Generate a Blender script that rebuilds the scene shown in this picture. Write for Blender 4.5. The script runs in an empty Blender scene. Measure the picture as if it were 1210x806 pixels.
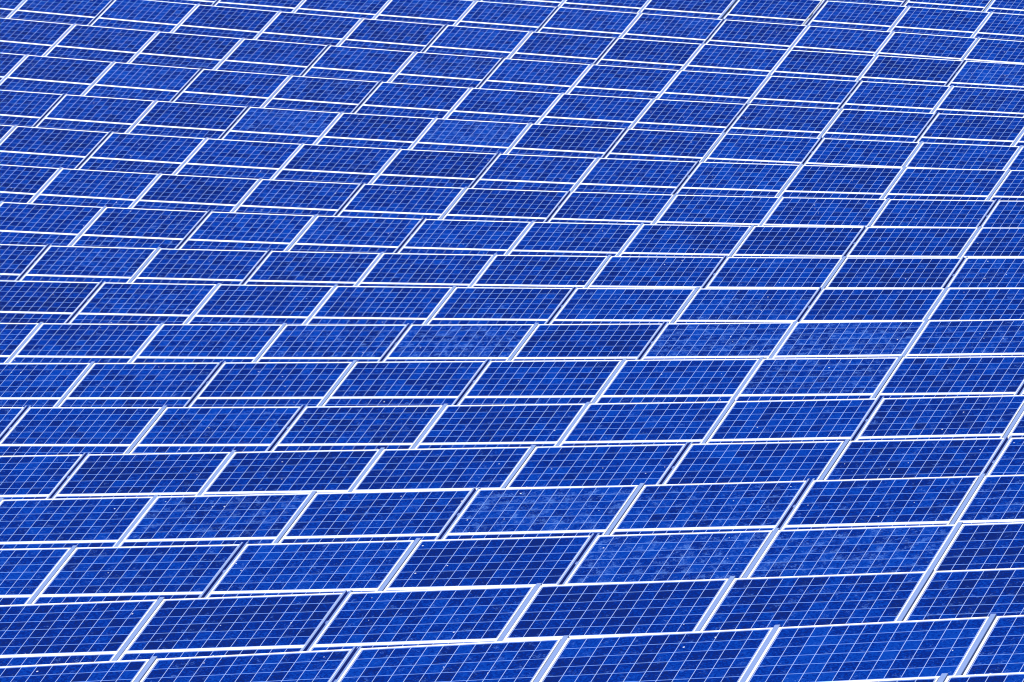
import bpy, bmesh, math, random
from mathutils import Vector, Matrix

scene = bpy.context.scene
C = scene.collection
R = math.radians
random.seed(11)

# ------------------------------------------------------------------ layout
# Rows run along XH across a convex slope; NH points uphill away from the valley.
AZ = R(-24.51849644737166)
TILT = R(20.461013608976682)
XH = Vector((math.cos(AZ), math.sin(AZ), 0.0))
NH = Vector((-math.sin(AZ), math.cos(AZ), 0.0))
UP = Vector((0, 0, 1))
MW, MH, MT = 1.950, 0.992, 0.040          # module width, height, thickness
PITCH_S = 1.0                             # module pitch up the table
# row, distance across the slope (linear in u), top edge height (quadratic in u),
# seam positions along the row, which seams are gaps between tables,
# first and last panel seen, which lower panels show
ROWS = [
(-1, [0.0, 59.11411], [0.0, 0.135, -9.915097], [-35.321, -33.32, -31.319, -29.318, -27.317, -25.316, -23.315, -21.314, -19.313], [], 5, 6, []),
(0, [0.008, 65.8495], [0.0, 0.129213, -10.660227], [-37.433, -35.432, -33.431, -31.427, -29.422, -27.435, -25.45, -23.433, -21.432], [3, 7], 1, 6, []),
(1, [0.00107, 71.31453], [0.0, 0.114587, -11.53273], [-40.248, -38.247, -36.246, -34.247, -32.244, -30.253, -28.259, -26.241, -24.24], [3, 7], 1, 6, [1, 2, 3]),
(2, [-0.00261, 77.25577], [0.000686, 0.151534, -11.554561], [-44.367, -42.366, -40.365, -38.364, -36.358, -34.349, -32.339, -30.345, -28.344, -26.343], [3, 5], 1, 7, [2, 3]),
(3, [-0.00164, 83.56645], [0.000341, 0.124904, -12.523409], [-48.593, -46.592, -44.574, -42.589, -40.6, -38.59, -36.578, -34.563, -32.547, -30.546, -28.545], [1, 5, 7], 2, 8, [2, 3, 4, 5, 6, 7]),
(4, [-0.00265, 89.54899], [0.000108, 0.099531, -13.613963], [-50.628, -48.627, -46.609, -44.604, -42.612, -40.618, -38.605, -36.592, -34.578, -32.561, -30.56], [2, 6, 8], 1, 8, [2]),
(5, [0.00173, 96.31441], [0.000871, 0.158994, -12.937328], [-54.896, -52.895, -50.877, -48.863, -46.85, -44.837, -42.842, -40.848, -38.839, -36.821, -34.82, -32.819], [2, 4, 8], 1, 9, [2, 3, 4, 5, 6, 7, 8]),
(6, [0.003, 102.38963], [0.000271, 0.100841, -14.661964], [-57.026, -55.025, -53.024, -51.016, -49.005, -46.993, -44.98, -42.983, -40.987, -38.969, -36.968], [3, 5, 9], 1, 9, [1, 2, 3, 4, 5, 6, 7, 8]),
(7, [0.00108, 108.60209], [0.000742, 0.144336, -14.074186], [-61.161, -59.16, -57.143, -55.148, -53.152, -51.14, -49.127, -47.116, -45.105, -43.111, -41.11, -39.109], [1, 5, 7], 1, 9, [2, 3, 4, 5]),
(8, [-0.00152, 114.49439], [0.000727, 0.135176, -14.835559], [-65.268, -63.267, -61.266, -59.248, -57.231, -55.23, -53.23, -51.216, -49.203, -47.192, -45.182, -43.181, -41.18], [3, 7, 9], 2, 10, [2, 3, 4, 5, 6, 7]),
(9, [0.0043, 121.17663], [0.000818, 0.141659, -15.167625], [-67.519, -65.518, -63.501, -61.482, -59.467, -57.456, -55.462, -53.468, -51.455, -49.439, -47.417, -45.399, -43.398], [2, 4, 8, 10], 1, 10, [2, 3, 4, 5]),
(10, [-0.00453, 126.42382], [0.001251, 0.184698, -14.401729], [-71.464, -69.463, -67.462, -65.464, -63.449, -61.434, -59.419, -57.404, -55.406, -53.407, -51.393, -49.379, -47.378, -45.377], [4, 6, 10], 2, 11, [2, 3, 4, 5, 6, 7]),
(11, [0.00403, 133.75701], [0.001268, 0.182215, -15.063692], [-73.849, -71.848, -69.831, -67.831, -65.83, -63.813, -61.795, -59.778, -57.762, -55.763, -53.767, -51.755, -49.738, -47.737], [1, 5, 7, 11], 1, 11, [2, 3, 4, 5, 6]),
(12, [-0.00379, 138.99044], [0.001176, 0.168247, -15.779946], [-77.827, -75.826, -73.825, -71.803, -69.786, -67.789, -65.794, -63.784, -61.773, -59.759, -57.742, -55.736, -53.724, -51.706, -49.705], [3, 7, 9, 13], 1, 12, [2, 3, 4, 5, 6, 7, 8, 9, 10, 11]),
(13, [0.0056, 146.30509], [0.00074, 0.104254, -18.489658], [-80.253, -78.252, -76.235, -74.216, -72.199, -70.182, -68.181, -66.18, -64.163, -62.145, -60.126, -58.106, -56.105, -54.104, -52.103], [2, 4, 8, 10], 1, 12, [1, 2, 3, 4, 5, 6, 7, 8]),
(14, [-0.00388, 151.56418], [0.000881, 0.120733, -18.260876], [-84.219, -82.218, -80.217, -78.218, -76.202, -74.186, -72.17, -70.154, -68.154, -66.155, -64.138, -62.122, -60.106, -58.088, -56.087, -54.086], [4, 6, 10, 12], 1, 13, [2, 3, 4, 5, 6, 7, 8, 9, 10, 11, 12]),
(15, [-0.00212, 157.93513], [0.000776, 0.101808, -19.35085], [-88.401, -86.4, -84.383, -82.365, -80.363, -78.361, -76.343, -74.326, -72.309, -70.293, -68.293, -66.294, -64.278, -62.261, -60.26, -58.259], [2, 6, 8, 12], 2, 13, [2, 3, 4, 5, 6, 7, 8, 9, 10, 11, 12]),
(16, [0.00113, 164.33958], [0.000727, 0.091946, -20.106199], [-90.535, -88.534, -86.533, -84.516, -82.498, -80.502, -78.502, -76.485, -74.465, -72.446, -70.427, -68.426, -66.427, -64.415, -62.397, -60.396], [3, 7, 9, 13], 1, 13, [2, 3, 4, 5, 6, 7, 8, 9, 10, 11]),
(17, [0.00181, 170.18207], [0.00016, 0.006347, -23.592538], [-94.505, -92.504, -90.486, -88.485, -86.484, -84.467, -82.449, -80.448, -78.447, -76.435, -74.421, -72.405, -70.387, -68.383, -66.378, -64.36, -62.359], [1, 5, 9, 11, 15], 4, 14, [6, 7, 8, 9, 10, 11]),
(18, [0.0, 176.0], [0.0, -0.015089, -24.554922], [-96.641, -94.64, -92.639, -90.638, -88.62, -86.603, -84.602, -82.601, -80.583, -78.566, -76.565, -74.564, -72.425, -70.398, -68.392, -66.391, -64.39], [4, 8, 12], 8, 14, [9, 10, 11, 12, 13]),
(19, [0.0, 182.1], [0.0, -0.017027, -24.959786], [-100.676, -98.675, -96.657, -94.64, -92.639, -90.638, -88.62, -86.603, -84.602, -82.601, -80.583, -78.566, -76.565, -74.564, -72.546, -70.489, -68.488, -66.487], [2, 6, 10, 14], 13, 15, [14]),
]
# panels whose look stands out: (shade, dust)
LOOK = {(13, 6): (0.9, 0.8),
(13, 4): (0.5, 0.8),
(14, 3): (0.6, 0.3),
(16, 3): (0.5, 0.2),
(14, 2): (-0.5, 0.35),
(16, 4): (-0.6, 0.1),
(15, 4): (-0.5, 0.1),
(13, 3): (-0.4, 0.1),
(12, 2): (-0.4, 0.15),
(11, 3): (-0.7, 0.1),
(11, 1): (-0.4, 0.1),
(16, 7): (0.6, 0.3),
(17, 9): (0.5, 0.3),
(15, 8): (0.4, 0.2),
(16, 6): (-0.3, 0.2),
(14, 6): (0.1, 0.2),
(13, 5): (-0.6, 0.1),
(13, 7): (-0.6, 0.1),
(12, 6): (-0.7, 0.1),
(16, 9): (-0.5, 0.1),
(13, 8): (-0.3, 0.1),
(11, 6): (-0.4, 0.15),
(16, 13): (0.7, 0.6),
(17, 13): (0.3, 0.4),
(15, 12): (0.3, 0.2),
(16, 12): (-0.7, 0.1),
(12, 10): (-0.4, 0.1),
(8, 2): (-0.8, 0.1),
(9, 3): (-0.3, 0.3),
(8, 3): (-0.1, 0.4),
(9, 2): (0.1, 0.5),
(7, 5): (0.4, 0.9),
(7, 7): (0.4, 0.9),
(7, 4): (0.1, 0.6),
(7, 6): (-0.5, 0.1),
(10, 9): (-0.8, 0.05),
(9, 9): (-0.6, 0.15),
(8, 9): (-0.4, 0.2),
(7, 8): (0.4, 1.0),
(6, 7): (0.1, 0.8),
(8, 8): (0.1, 0.5),
(7, 9): (0.3, 0.6),
(3, 3): (0, 0.7),
(4, 2): (-0.4, 0.2),
(4, 3): (-0.6, 0.1),
(2, 2): (-0.1, 0.4),
(1, 2): (-0.6, 0.15),
(1, 1): (-0.4, 0.1),
(2, 3): (0.5, 0.35),
(3, 5): (0.5, 0.9),
(2, 4): (-0.5, 0.1),
(1, 4): (-0.8, 0.1),
(2, 5): (0.5, 0.9),
(0, 4): (-0.2, 0.3),
(2, 6): (0.6, 0.8),
(3, 6): (0.2, 0.6),
(2, 7): (-0.7, 0.2),
(0, 5): (0.9, 0.2),
(1, 5): (-0.2, 0.3),
(1, 3): (0.1, 0.3),
(0, 3): (0.2, 0.3),
(1, 6): (-0.4, 0.4),
(3, 7): (0.0, 0.3),
(3, 4): (0, 0.3),
(3, 2): (0.1, 0.4),
(10, 7): (0.0, 0.2),
(9, 5): (-0.1, 0.2),
(9, 6): (-0.4, 0.1),
(3, 8): (0.0, 0.5)}
SURF = [-15.56264, 1.32821, -5.99583, -0.80146, -0.3192, 0.08177, -0.0657, -0.07183, -0.04328]

def poly(c, x):
    r = 0.0
    for a in c:
        r = r * x + a
    return r

def surf(u, v):
    U = max(-12.0, min(0.0, u / 10)); V = (max(45.0, min(205.0, v)) - 120) / 50
    c = SURF
    return c[0] + c[1]*U + c[2]*V + c[3]*U*V + c[4]*V*V + c[5]*U*U + c[6]*V**3 + c[7]*U*V*V + c[8]*U*U*V

def top_point(row, u):
    return XH * u + NH * poly(row[1], u) + UP * poly(row[2], u)

def frame_at(row, u0, u1):
    """Rotation of a module spanning u0..u1: x along the row, y up the table, z off its face."""
    a, b = top_point(row, u0), top_point(row, u1)
    x = (b - a).normalized()
    n = (NH - x * NH.dot(x)).normalized()
    w = x.cross(n)
    y = n * math.cos(TILT) + w * math.sin(TILT)
    z = x.cross(y)
    return (a + b) / 2, Matrix((x, y, z)).transposed()

# ------------------------------------------------------------------ materials
class N:
    """Small node-tree builder."""
    def __init__(self, name):
        self.m = bpy.data.materials.new(name); self.m.use_nodes = True
        self.t = self.m.node_tree; self.t.nodes.clear()
        self.out = self.t.nodes.new('ShaderNodeOutputMaterial')
        self.b = self.t.nodes.new('ShaderNodeBsdfPrincipled')
        self.t.links.new(self.b.outputs[0], self.out.inputs[0])
    def n(self, typ, **kw):
        o = self.t.nodes.new(typ)
        for k, v in kw.items(): setattr(o, k, v)
        return o
    def put(self, sock, v):
        if isinstance(v, bpy.types.NodeSocket): self.t.links.new(v, sock)
        else: sock.default_value = v
    def math(self, op, a, b=0.0, c=None, clamp=False):
        o = self.n('ShaderNodeMath', operation=op, use_clamp=clamp)
        self.put(o.inputs[0], a); self.put(o.inputs[1], b)
        if c is not None: self.put(o.inputs[2], c)
        return o.outputs[0]
    def step(self, x, lo, hi):
        o = self.n('ShaderNodeMapRange', interpolation_type='SMOOTHSTEP')
        self.put(o.inputs['Value'], x); self.put(o.inputs['From Min'], lo); self.put(o.inputs['From Max'], hi)
        return o.outputs[0]
    def mix(self, f, a, b):
        o = self.n('ShaderNodeMix', data_type='RGBA')
        self.put(o.inputs[0], f); self.put(o.inputs[6], a); self.put(o.inputs[7], b)
        return o.outputs[2]
    def comb(self, x, y, z):
        o = self.n('ShaderNodeCombineXYZ')
        for s, v in zip(o.inputs, (x, y, z)): self.put(s, v)
        return o.outputs[0]
    def attr(self, name, kind):
        o = self.n('ShaderNodeAttribute', attribute_name=name, attribute_type=kind)
        return o.outputs['Fac']
    def noise(self, vec, scale, detail=2.0, rough=0.5):
        o = self.n('ShaderNodeTexNoise'); self.put(o.inputs['Vector'], vec)
        o.inputs['Scale'].default_value = scale; o.inputs['Detail'].default_value = detail; o.inputs['Roughness'].default_value = rough
        return o.outputs['Fac']
    def ramp(self, f, stops, interp='LINEAR'):
        o = self.n('ShaderNodeValToRGB'); o.color_ramp.interpolation = interp
        el = o.color_ramp.elements
        while len(el) < len(stops): el.new(0.5)
        for e, (p, col) in zip(el, stops):
            e.position = p; e.color = (*col, 1)
        self.put(o.inputs[0], f)
        return o.outputs[0]

def col(c): return (*c, 1.0)

def cell_material():
    g = N('polycrystalline_cells')
    uvn = g.n('ShaderNodeUVMap', uv_map='UVMap')
    sep = g.n('ShaderNodeSeparateXYZ'); g.put(sep.inputs[0], uvn.outputs[0])
    cu, cv = sep.outputs[0], sep.outputs[1]                       # in cells: 0..12, 0..6
    seed = g.math('ADD', g.attr('seed', 'OBJECT'), g.attr('panel_seed', 'GEOMETRY'))
    shade = g.math('ADD', g.attr('shade', 'OBJECT'), g.attr('panel_shade', 'GEOMETRY'))
    dust = g.math('ADD', g.attr('dust', 'OBJECT'), g.attr('panel_dust', 'GEOMETRY'))
    fu, fv = g.math('FRACT', cu), g.math('FRACT', cv)
    eu = g.math('MINIMUM', fu, g.math('SUBTRACT', 1.0, fu))
    ev = g.math('MINIMUM', fv, g.math('SUBTRACT', 1.0, fv))
    # white backsheet shows between the cells
    # and the lines that run up the slope get a paler colour
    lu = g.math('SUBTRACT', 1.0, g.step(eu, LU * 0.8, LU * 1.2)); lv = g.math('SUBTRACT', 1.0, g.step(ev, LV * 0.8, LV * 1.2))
    cell = g.comb(g.math('FLOOR', cu), g.math('FLOOR', cv), g.math('MULTIPLY', seed, 7.31))
    wn = g.n('ShaderNodeTexWhiteNoise', noise_dimensions='3D'); g.put(wn.inputs['Vector'], cell)
    r1 = wn.outputs['Value']
    pos = g.comb(cu, cv, g.math('MULTIPLY', seed, 13.7))
    # crystal grains and the fine streaks of the contact fingers
    vo = g.n('ShaderNodeTexVoronoi', feature='F1', voronoi_dimensions='3D'); g.put(vo.inputs['Vector'], pos); vo.inputs['Scale'].default_value = 7.0
    gs = g.n('ShaderNodeSeparateColor'); g.put(gs.inputs[0], vo.outputs['Color'])
    streak = g.noise(g.comb(g.math('MULTIPLY', cu, 6.0), g.math('MULTIPLY', cv, 9.0), g.math('MULTIPLY', seed, 5.0)), 1.0, 2.0, 0.7)
    broad = g.noise(pos, 0.35, 1.0)
    tone = g.math('MULTIPLY_ADD', r1, 0.54, g.math('MULTIPLY_ADD', gs.outputs[0], 0.24, 0.06))
    tone = g.math('ADD', tone, g.math('MULTIPLY', g.math('SUBTRACT', streak, 0.5), 2.1))
    tone = g.math('ADD', tone, g.math('MULTIPLY', g.math('SUBTRACT', broad, 0.5), 0.35))
    tone = g.math('ADD', tone, g.math('MULTIPLY', shade, 0.24))
    cells = g.ramp(tone, [(0.0, DARK), (0.14, DARK), (0.27, MID), (0.43, MID), (0.62, BRIGHT), (1.0, BRIGHT2)])
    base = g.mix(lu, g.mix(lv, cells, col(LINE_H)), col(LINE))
    # dust: blotches, more where rain leaves it along the lower edge of the cells
    d1 = g.noise(pos, 1.5, 2.0, 0.6)
    d2 = g.noise(g.comb(g.math('MULTIPLY', cu, 7.0), g.math('MULTIPLY', cv, 16.0), seed), 1.0, 2.0, 0.8)
    dsum = g.math('ADD', g.math('MULTIPLY', d1, 0.46), g.math('MULTIPLY', d2, 0.54))
    dsum = g.math('ADD', dsum, g.math('MULTIPLY', g.math('SUBTRACT', 0.5, fv), 0.06))
    th = g.math('SUBTRACT', 0.608, g.math('MULTIPLY', dust, 0.095))
    dm = g.step(dsum, th, g.math('ADD', th, 0.10))
    base = g.mix(g.math('MULTIPLY', dm, 0.75), base, col(DUST))
    # bird droppings and grit: rare white specks
    sp = g.n('ShaderNodeTexVoronoi', feature='F1', voronoi_dimensions='2D')
    g.put(sp.inputs['Vector'], g.comb(g.math('MULTIPLY_ADD', seed, 17.0, cu), cv, 0.0)); sp.inputs['Scale'].default_value = 1.1
    ss = g.n('ShaderNodeSeparateColor'); g.put(ss.inputs[0], sp.outputs['Color'])
    pick = g.math('GREATER_THAN', ss.outputs[1], 0.982)
    dot = g.math('MULTIPLY', g.math('LESS_THAN', sp.outputs['Distance'], g.math('MULTIPLY_ADD', ss.outputs[2], 0.04, 0.035)), pick)
    base = g.mix(g.math('MULTIPLY', dot, 0.85), base, col((0.75, 0.78, 0.85)))
    g.put(g.b.inputs['Base Color'], base)
    g.put(g.b.inputs['Roughness'], g.math('MULTIPLY_ADD', dm, 0.3, 0.22))
    g.b.inputs['Specular IOR Level'].default_value = 0.04
    return g.m

DARK = (0.0030, 0.0140, 0.130); MID = (0.0005, 0.0165, 0.205); BRIGHT = (0.0006, 0.0345, 0.310); BRIGHT2 = (0.002, 0.050, 0.37)
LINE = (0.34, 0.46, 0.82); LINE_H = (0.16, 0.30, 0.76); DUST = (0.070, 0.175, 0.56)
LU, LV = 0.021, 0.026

def metal_material(name, base, rough, spot, metallic=0.0):
    g = N(name)
    tc = g.n('ShaderNodeTexCoord')
    f = g.noise(tc.outputs['Object'], 14.0, 3.0, 0.6)
    g.put(g.b.inputs['Base Color'], g.mix(g.math('MULTIPLY', g.step(f, 0.52, 0.72), 0.5), col(base), col(spot)))
    g.b.inputs['Roughness'].default_value = rough; g.b.inputs['Metallic'].default_value = metallic
    return g.m

def ground_material():
    g = N('dry_earth')
    tc = g.n('ShaderNodeTexCoord')
    a = g.noise(tc.outputs['Object'], 0.35, 5.0, 0.6); b = g.noise(tc.outputs['Object'], 6.0, 4.0, 0.7)
    c1 = g.ramp(a, [(0.35, (0.06, 0.065, 0.05)), (0.65, (0.13, 0.12, 0.10))])
    g.put(g.b.inputs['Base Color'], g.mix(g.math('MULTIPLY', b, 0.6), c1, col((0.05, 0.055, 0.05))))
    g.b.inputs['Roughness'].default_value = 0.95
    return g.m

M_CELL = cell_material()
M_FRAME = metal_material('pale_anodised_frame', (0.90, 0.91, 0.93), 0.45, (0.82, 0.84, 0.90))
M_RAIL = metal_material('blue_grey_rail', (0.225, 0.325, 0.62), 0.55, (0.195, 0.28, 0.56))
M_STEEL = metal_material('galvanised_steel', (0.20, 0.24, 0.33), 0.5, (0.14, 0.17, 0.24), 0.3)
M_GAP_SHADE = metal_material('navy_gap_shade', (0.0305, 0.10, 0.62), 0.7, (0.045, 0.12, 0.66))  # shade in the table gaps, painted as navy on the edge rails' flanks
M_BACK = metal_material('backsheet', (0.6, 0.62, 0.66), 0.7, (0.5, 0.52, 0.56))

# ------------------------------------------------------------------ meshes
def box(bm, x0, x1, y0, y1, z0, z1, mi=0):
    v = [bm.verts.new((x, y, z)) for z in (z0, z1) for y in (y0, y1) for x in (x0, x1)]
    for f in ((0, 2, 3, 1), (4, 5, 7, 6), (0, 1, 5, 4), (1, 3, 7, 5), (3, 2, 6, 7), (2, 0, 4, 6)):
        bm.faces.new([v[i] for i in f]).material_index = mi

def to_mesh(name, bm, *mats):
    me = bpy.data.meshes.new(name); bm.normal_update(); bm.to_mesh(me); bm.free()
    for m in mats: me.materials.append(m)
    return me

FL, FR, FT, FB = 0.028, 0.017, 0.021, 0.018       # frame bar widths: left, right, top, bottom
X0, X1 = -MW / 2, MW / 2                          # module mesh: y = 0 at its top edge, z = 0 on the frame's face

def frame_bars(bm, y=0.0):
    """Extruded edging: four bars butted at the corners, each with a small chamfer on its outer arris."""
    c = 0.003
    def bar(x0, x1, y0, y1):
        lo = [bm.verts.new(p) for p in ((x0, y0, -MT), (x1, y0, -MT), (x1, y1, -MT), (x0, y1, -MT))]
        md = [bm.verts.new(p) for p in ((x0, y0, -c), (x1, y0, -c), (x1, y1, -c), (x0, y1, -c))]
        hi = [bm.verts.new(p) for p in ((x0 + c, y0 + c, 0), (x1 - c, y0 + c, 0), (x1 - c, y1 - c, 0), (x0 + c, y1 - c, 0))]
        bm.faces.new(lo[::-1]); bm.faces.new(hi)
        for a, b in ((lo, md), (md, hi)):
            for k in range(4):
                j = (k + 1) % 4; bm.faces.new((a[k], a[j], b[j], b[k]))
    bar(X0, X1, y - FT, y)
    bar(X0, X1, y - MH, y - MH + FB)
    bar(X0, X0 + FL, y - MH + FB, y - FT)
    bar(X1 - FR, X1, y - MH + FB, y - FT)

UW, VH = (MW - FL - FR), (MH - FT - FB)
MU, MV = 0.05, 0.05                                # margin beyond the cells, in cells
def sheet(bm, uv, y=0.0):
    """The laminate: a 6 mm slab of glass over cells, held 4 mm below the frame's face."""
    x0, x1, y0, y1 = X0 + FL, X1 - FR, y - MH + FB, y - FT
    z1, z0 = -0.004, -0.010
    v = [bm.verts.new((x, yy, z)) for z in (z0, z1) for yy in (y0, y1) for x in (x0, x1)]
    f = bm.faces.new((v[4], v[5], v[7], v[6]))
    for lp, (a, b) in zip(f.loops, ((-MU, -MV), (12 + MU, -MV), (12 + MU, 6 + MV), (-MU, 6 + MV))): lp[uv].uv = (a, b)
    f.material_index = 0
    bm.faces.new((v[0], v[2], v[3], v[1])).material_index = 1
    return f

bm = bmesh.new(); frame_bars(bm); ME_FRAME = to_mesh('panel_frame', bm, M_FRAME)
bm = bmesh.new(); uvl = bm.loops.layers.uv.new('UVMap'); sheet(bm, uvl); ME_SHEET = to_mesh('cell_sheet', bm, M_CELL, M_BACK)

def rail_mesh(w, n, shade_side=0):
    """Capping rail on the seam, nearly flush, running past the top edge; a table's outer edge has the gap shade painted navy on one flank."""
    bm = bmesh.new(); h = w / 2; L0, L1 = -PITCH_S * n + 0.004, 0.040
    prof = [(-h, -0.060), (h, -0.060), (h, 0.0005), (h - 0.001, 0.0015), (-h + 0.001, 0.0015), (-h, 0.0005)]
    a = [bm.verts.new((x, L0, z)) for x, z in prof]; b = [bm.verts.new((x, L1, z)) for x, z in prof]
    bm.faces.new(a); bm.faces.new(b[::-1])
    for k in range(6):
        j = (k + 1) % 6; f = bm.faces.new((a[j], a[k], b[k], b[j]))
        if (shade_side > 0 and k == 1) or (shade_side < 0 and k == 5): f.material_index = 1
    return to_mesh('seam_rail', bm, M_RAIL, M_GAP_SHADE)
NT = 4                                             # modules up a table
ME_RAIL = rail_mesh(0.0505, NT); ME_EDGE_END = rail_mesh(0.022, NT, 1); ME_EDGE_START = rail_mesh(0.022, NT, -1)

def clamp_mesh():
    bm = bmesh.new(); box(bm, -0.022, 0.022, -0.02, 0.02, -0.030, -0.024); box(bm, -0.008, 0.008, -0.008, 0.008, -0.024, -0.012)
    return to_mesh('gap_clamp', bm, M_RAIL)
ME_CLAMP = clamp_mesh()

def link(name, me, parent=None):
    o = bpy.data.objects.new(name, me); C.objects.link(o)
    if parent: o.parent = parent
    return o

def place(o, p, rot, scale=None):
    o.matrix_local = Matrix.Translation(p) @ rot.to_4x4()

# ------------------------------------------------------------------ words
ORD = 'first second third fourth fifth sixth seventh eighth ninth tenth eleventh twelfth thirteenth fourteenth fifteenth sixteenth seventeenth eighteenth nineteenth twentieth twenty-first'.split()
def row_words(i):
    return 'bottom row' if i == -1 else f'{ORD[i + 1]} row from the bottom'
def look_words(s, d):
    if d >= 0.55: return 'dusty pale-smeared'
    if s <= -0.35: return 'dark navy'
    if s >= 0.35: return 'bright cobalt'
    return 'royal blue'

# ------------------------------------------------------------------ panels
rnd = random.Random(5)
first = {}
def make_panel(row, k, tier, label, group, shade, dust):
    u0, u1 = row[3][k], row[3][k + 1]
    p, rot = frame_at(row, u0, u1)
    if not first:
        root = bpy.data.objects.new('solar_panel', None); C.objects.link(root)
        root.empty_display_size = 0.3
        fr = link('frame', ME_FRAME, root); sh = link('cell_sheet', ME_SHEET, root)
        first['o'] = (root, fr, sh)
    else:
        r0, f0, s0 = first['o']
        root, fr, sh = r0.copy(), f0.copy(), s0.copy()
        for o in (root, fr, sh): C.objects.link(o)
        fr.parent = root; sh.parent = root
    # the empty sits on the underside at the lower edge of the module
    base = p - rot.col[1] * (PITCH_S * tier + MH) - rot.col[2] * MT
    root.matrix_world = Matrix.Translation(base) @ rot.to_4x4()
    for o in (fr, sh): o.matrix_local = Matrix.Translation((0, MH, MT))
    sh['seed'] = rnd.random() * 50; sh['shade'] = shade; sh['dust'] = dust
    root['label'] = label; root['category'] = 'solar panel'; root['group'] = group

stuff_list = []
def add_stuff(row, k, tier, shade, dust): stuff_list.append((row, k, tier, shade, dust))

for row in ROWS:
    i, a, b, low = row[0], row[5], row[6], row[7]
    n = len(row[3]) - 1
    for k in range(n):
        s, d = LOOK.get((i, k), (None, None))
        if s is None:
            s = rnd.gauss(0.02, 0.24); s = max(-0.33, min(0.33, s))
            d = max(0.05, min(0.5, rnd.gauss(0.24, 0.12)))
        s2 = max(-0.33, min(0.33, s * 0.3 + rnd.gauss(0.05, 0.2))); d2 = max(0.1, min(0.5, rnd.gauss(0.3, 0.1)))
        pos = f'{ORD[k - a]} from the left'
        if a <= k <= b:
            make_panel(row, k, 0, f'{look_words(s, d)} upper panel, {pos} in the {row_words(i)}', 'upper tier solar panels along the rows', s, d)
        else:
            add_stuff(row, k, 0, s, d)
        if k in low:
            make_panel(row, k, 1, f'half-hidden lower panel, {pos} in the {row_words(i)}', 'lower tier solar panels half hidden by the row in front', s2, d2)
        else:
            add_stuff(row, k, 1, s2, d2)
        for tier in (2, 3): add_stuff(row, k, tier, 0.0, 0.2)

# one row more in front and behind, outside the picture
def shifted(row, dv, i):
    u0 = row[3][len(row[3]) // 2]
    dz = surf(u0, poly(row[1], u0) + dv) - surf(u0, poly(row[1], u0))
    return (i, [row[1][0], row[1][1] + dv], [row[2][0], row[2][1], row[2][2] + dz], row[3], row[4], 0, 0, [])
EXTRA = [shifted(ROWS[0], -6.2, -2), shifted(ROWS[-1], 6.2, 20)]
for row in EXTRA:
    for k in range(len(row[3]) - 1):
        for tier in range(NT): add_stuff(row, k, tier, 0.0, 0.25)

bm = bmesh.new(); uvl = bm.loops.layers.uv.new('UVMap')
ls = bm.faces.layers.float.new('panel_seed'); lh = bm.faces.layers.float.new('panel_shade'); ld = bm.faces.layers.float.new('panel_dust')
for row, k, tier, s, d in stuff_list:
    p, rot = frame_at(row, row[3][k], row[3][k + 1])
    mat = Matrix.Translation(p) @ rot.to_4x4()
    nv, nf = len(bm.verts), len(bm.faces)
    frame_bars(bm, -PITCH_S * tier)
    bm.faces.ensure_lookup_table()
    for f in bm.faces[nf:]: f.material_index = 2
    f = sheet(bm, uvl, -PITCH_S * tier); f[ls] = rnd.random() * 50; f[lh] = s; f[ld] = d
    bm.verts.ensure_lookup_table()
    bmesh.ops.transform(bm, matrix=mat, verts=bm.verts[nv:])
far = link('solar_panel_remainder', to_mesh('solar_panel_remainder', bm, M_CELL, M_BACK, M_FRAME))
far['kind'] = 'stuff'; far['label'] = 'thin slivers of lower panels peeping out behind the tables in front'; far['category'] = 'solar panels'

# ------------------------------------------------------------------ racks
def tables(row):
    n = len(row[3]) - 1; cuts = [0] + [k for k in range(1, n) if k in row[4]] + [n]
    return list(zip(cuts[:-1], cuts[1:]))

def ground_z(u, v): return surf(u, v) - 2.75

PURL = {}
def bar_mesh(L, w, h):
    key = (round(L, 2), w, h)
    if key not in PURL:
        bm = bmesh.new(); box(bm, -L / 2, L / 2, -w / 2, w / 2, -h, 0); PURL[key] = to_mesh('purlin', bm, M_STEEL)
    return PURL[key]

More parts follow.
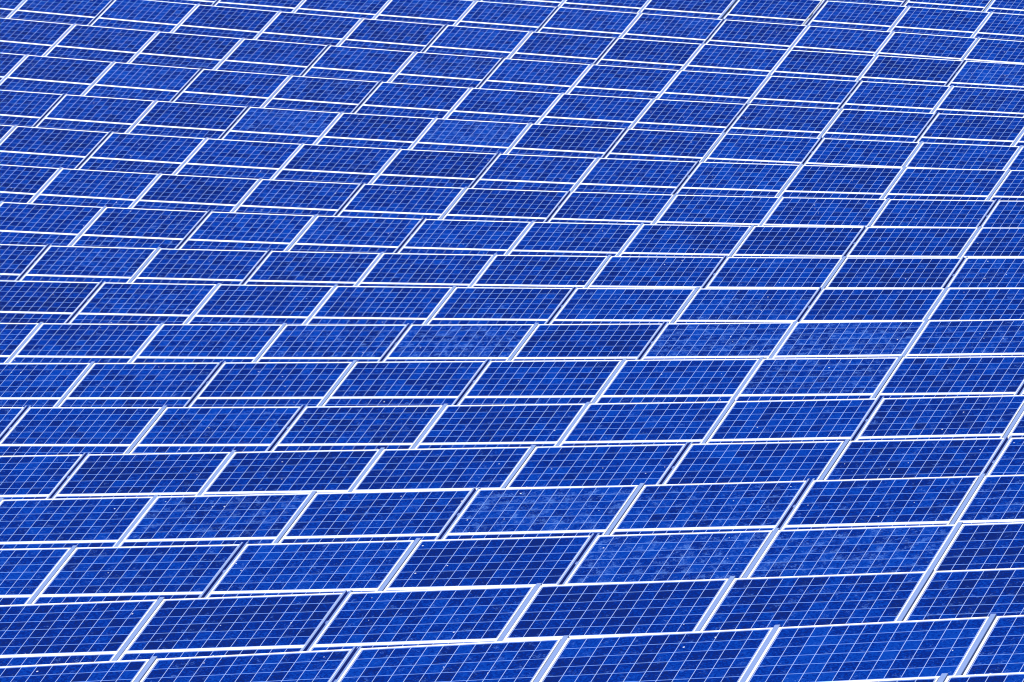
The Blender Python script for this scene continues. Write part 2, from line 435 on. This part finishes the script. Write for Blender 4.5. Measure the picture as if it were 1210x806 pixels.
def rack(row, k0, k1, label, group):
    us = row[3]
    um = (us[k0] + us[k1]) / 2
    p, rot = frame_at(row, us[k0], us[k1])
    foot_u, foot_v = um, poly(row[1], um) - 1.9
    root = bpy.data.objects.new('mounting_rack', None); C.objects.link(root); root.empty_display_size = 0.4
    base = XH * foot_u + NH * foot_v + UP * ground_z(foot_u, foot_v)
    root.matrix_world = Matrix.Translation(base)
    inv = Matrix.Translation(-base)
    root['label'] = label; root['category'] = 'mounting rack'; root['group'] = group
    def put(o, pos, r): o.matrix_local = inv @ Matrix.Translation(pos) @ r.to_4x4()
    for k in range(k0, k1 + 1):
        ua, ub = us[max(k - 1, k0)], us[min(k + 1, k1)]
        _, r = frame_at(row, ua, ub)
        c = top_point(row, us[k])
        if k in row[4] or k in (k0, k1):
            side = 0.0
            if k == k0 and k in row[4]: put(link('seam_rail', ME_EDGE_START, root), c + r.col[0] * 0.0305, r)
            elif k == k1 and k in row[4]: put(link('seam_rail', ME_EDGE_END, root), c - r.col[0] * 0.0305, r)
            else: put(link('seam_rail', ME_RAIL, root), c, r)
        else:
            put(link('seam_rail', ME_RAIL, root), c, r)
    if k0 in row[4]:
        c = top_point(row, us[k0]); _, r = frame_at(row, us[k0], us[k0 + 1])
        for t in (0.52, 1.52): put(link('gap_clamp', ME_CLAMP, root), c - r.col[1] * t, r)
    L = us[k1] - us[k0] - 0.12
    pm = (top_point(row, us[k0]) + top_point(row, us[k1])) / 2
    for t in (0.45, 1.5, 2.5, 3.5):
        put(link('purlin', bar_mesh(L, 0.06, 0.09), root), pm - rot.col[1] * t - rot.col[2] * 0.135, rot)
    for t, w in ((0.45, 0.10), (3.5, 0.10)):
        for s in (-0.36, 0.36):
            q = pm - rot.col[1] * t + rot.col[0] * (s * L) - rot.col[2] * 0.22
            u, v = q.dot(XH), q.dot(NH); gz = ground_z(u, v) - 0.3
            bm = bmesh.new(); box(bm, -0.05, 0.05, -0.05, 0.05, gz - q.z, 0.0)
            put(link('post', to_mesh('post', bm, M_STEEL), root), q, Matrix.Rotation(AZ, 3, 'Z'))

rail_rest = []
for row in ROWS:
    a, b = row[5], row[6]; m = 0
    for k0, k1 in tables(row):
        if k1 - 1 >= a and k0 <= b:
            rack(row, k0, k1, f'pale blue-grey rails of the {ORD[m]} table from the left, {row_words(row[0])}', 'mounting racks under the panel tables')
            m += 1
        else: rail_rest.append((row, k0, k1))
for row in EXTRA:
    for k0, k1 in tables(row): rail_rest.append((row, k0, k1))
bm = bmesh.new()
for row, k0, k1 in rail_rest:
    for k in range(k0, k1 + 1):
        _, r = frame_at(row, row[3][max(k - 1, k0)], row[3][min(k + 1, k1)])
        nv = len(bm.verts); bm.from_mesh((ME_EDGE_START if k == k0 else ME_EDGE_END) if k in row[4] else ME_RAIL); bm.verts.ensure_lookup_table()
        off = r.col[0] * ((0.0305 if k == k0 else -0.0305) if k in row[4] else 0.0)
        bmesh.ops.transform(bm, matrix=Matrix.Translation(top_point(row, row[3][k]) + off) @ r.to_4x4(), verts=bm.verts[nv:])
rest = link('mounting_rail_remainder', to_mesh('mounting_rail_remainder', bm, M_RAIL, M_GAP_SHADE))
rest['kind'] = 'stuff'; rest['label'] = 'seam rails of the tables beyond the picture'; rest['category'] = 'rails'

# ------------------------------------------------------------------ ground
bm = bmesh.new()
def spread(lo, hi, step):
    out = []; x = lo
    while x <= hi: out.append(x); x += step
    far_ = [40, 120, 350, 1000, 3000]
    return [lo - f for f in far_[::-1]] + out + [hi + f for f in far_]
us, vs = spread(-120, 0, 4), spread(40, 210, 4)
grid = [[bm.verts.new(XH * u + NH * v + UP * (ground_z(u, v) + (0.05 * math.sin(u * 1.7) * math.cos(v * 1.3)))) for u in us] for v in vs]
for j in range(len(vs) - 1):
    for i in range(len(us) - 1):
        bm.faces.new((grid[j][i], grid[j][i + 1], grid[j + 1][i + 1], grid[j + 1][i])).smooth = True
g = link('ground', to_mesh('ground', bm, ground_material())); g['kind'] = 'structure'

# ------------------------------------------------------------------ camera
cam = bpy.data.cameras.new('camera'); co = bpy.data.objects.new('camera', cam); C.objects.link(co)
cam.sensor_width = 36.0; cam.lens = 9940.962 / 1210 * 36.0; cam.clip_start = 1.0; cam.clip_end = 6000
co.location = (0, 0, 0); co.rotation_euler = (R(90) - 0.163194888, 0, 0)
scene.camera = co

# ------------------------------------------------------------------ daylight
SUN_EL, SUN_AZ = R(52), R(205)                    # azimuth clockwise from +Y (the view direction)
w = bpy.data.worlds.new('World'); scene.world = w; w.use_nodes = True
nt = w.node_tree; bg = nt.nodes['Background']
sky = nt.nodes.new('ShaderNodeTexSky'); sky.sky_type = 'NISHITA'; sky.sun_disc = False
sky.sun_elevation = SUN_EL; sky.sun_rotation = SUN_AZ
nt.links.new(sky.outputs[0], bg.inputs[0]); bg.inputs[1].default_value = 0.09
sl = bpy.data.lights.new('sun', 'SUN'); sl.energy = 4.2; sl.angle = R(0.5); sl.color = (1.0, 0.96, 0.90)
so = bpy.data.objects.new('sun', sl); C.objects.link(so)
d = Vector((math.sin(SUN_AZ) * math.cos(SUN_EL), math.cos(SUN_AZ) * math.cos(SUN_EL), math.sin(SUN_EL)))
so.rotation_euler = d.to_track_quat('Z', 'Y').to_euler(); so.location = d * 200

vsn = scene.view_settings
vsn.view_transform = 'Standard'; vsn.look = 'None'; vsn.exposure = 0.0; vsn.gamma = 1.0; vsn.use_curve_mapping = False

scene.cycles.filter_width = 1.1
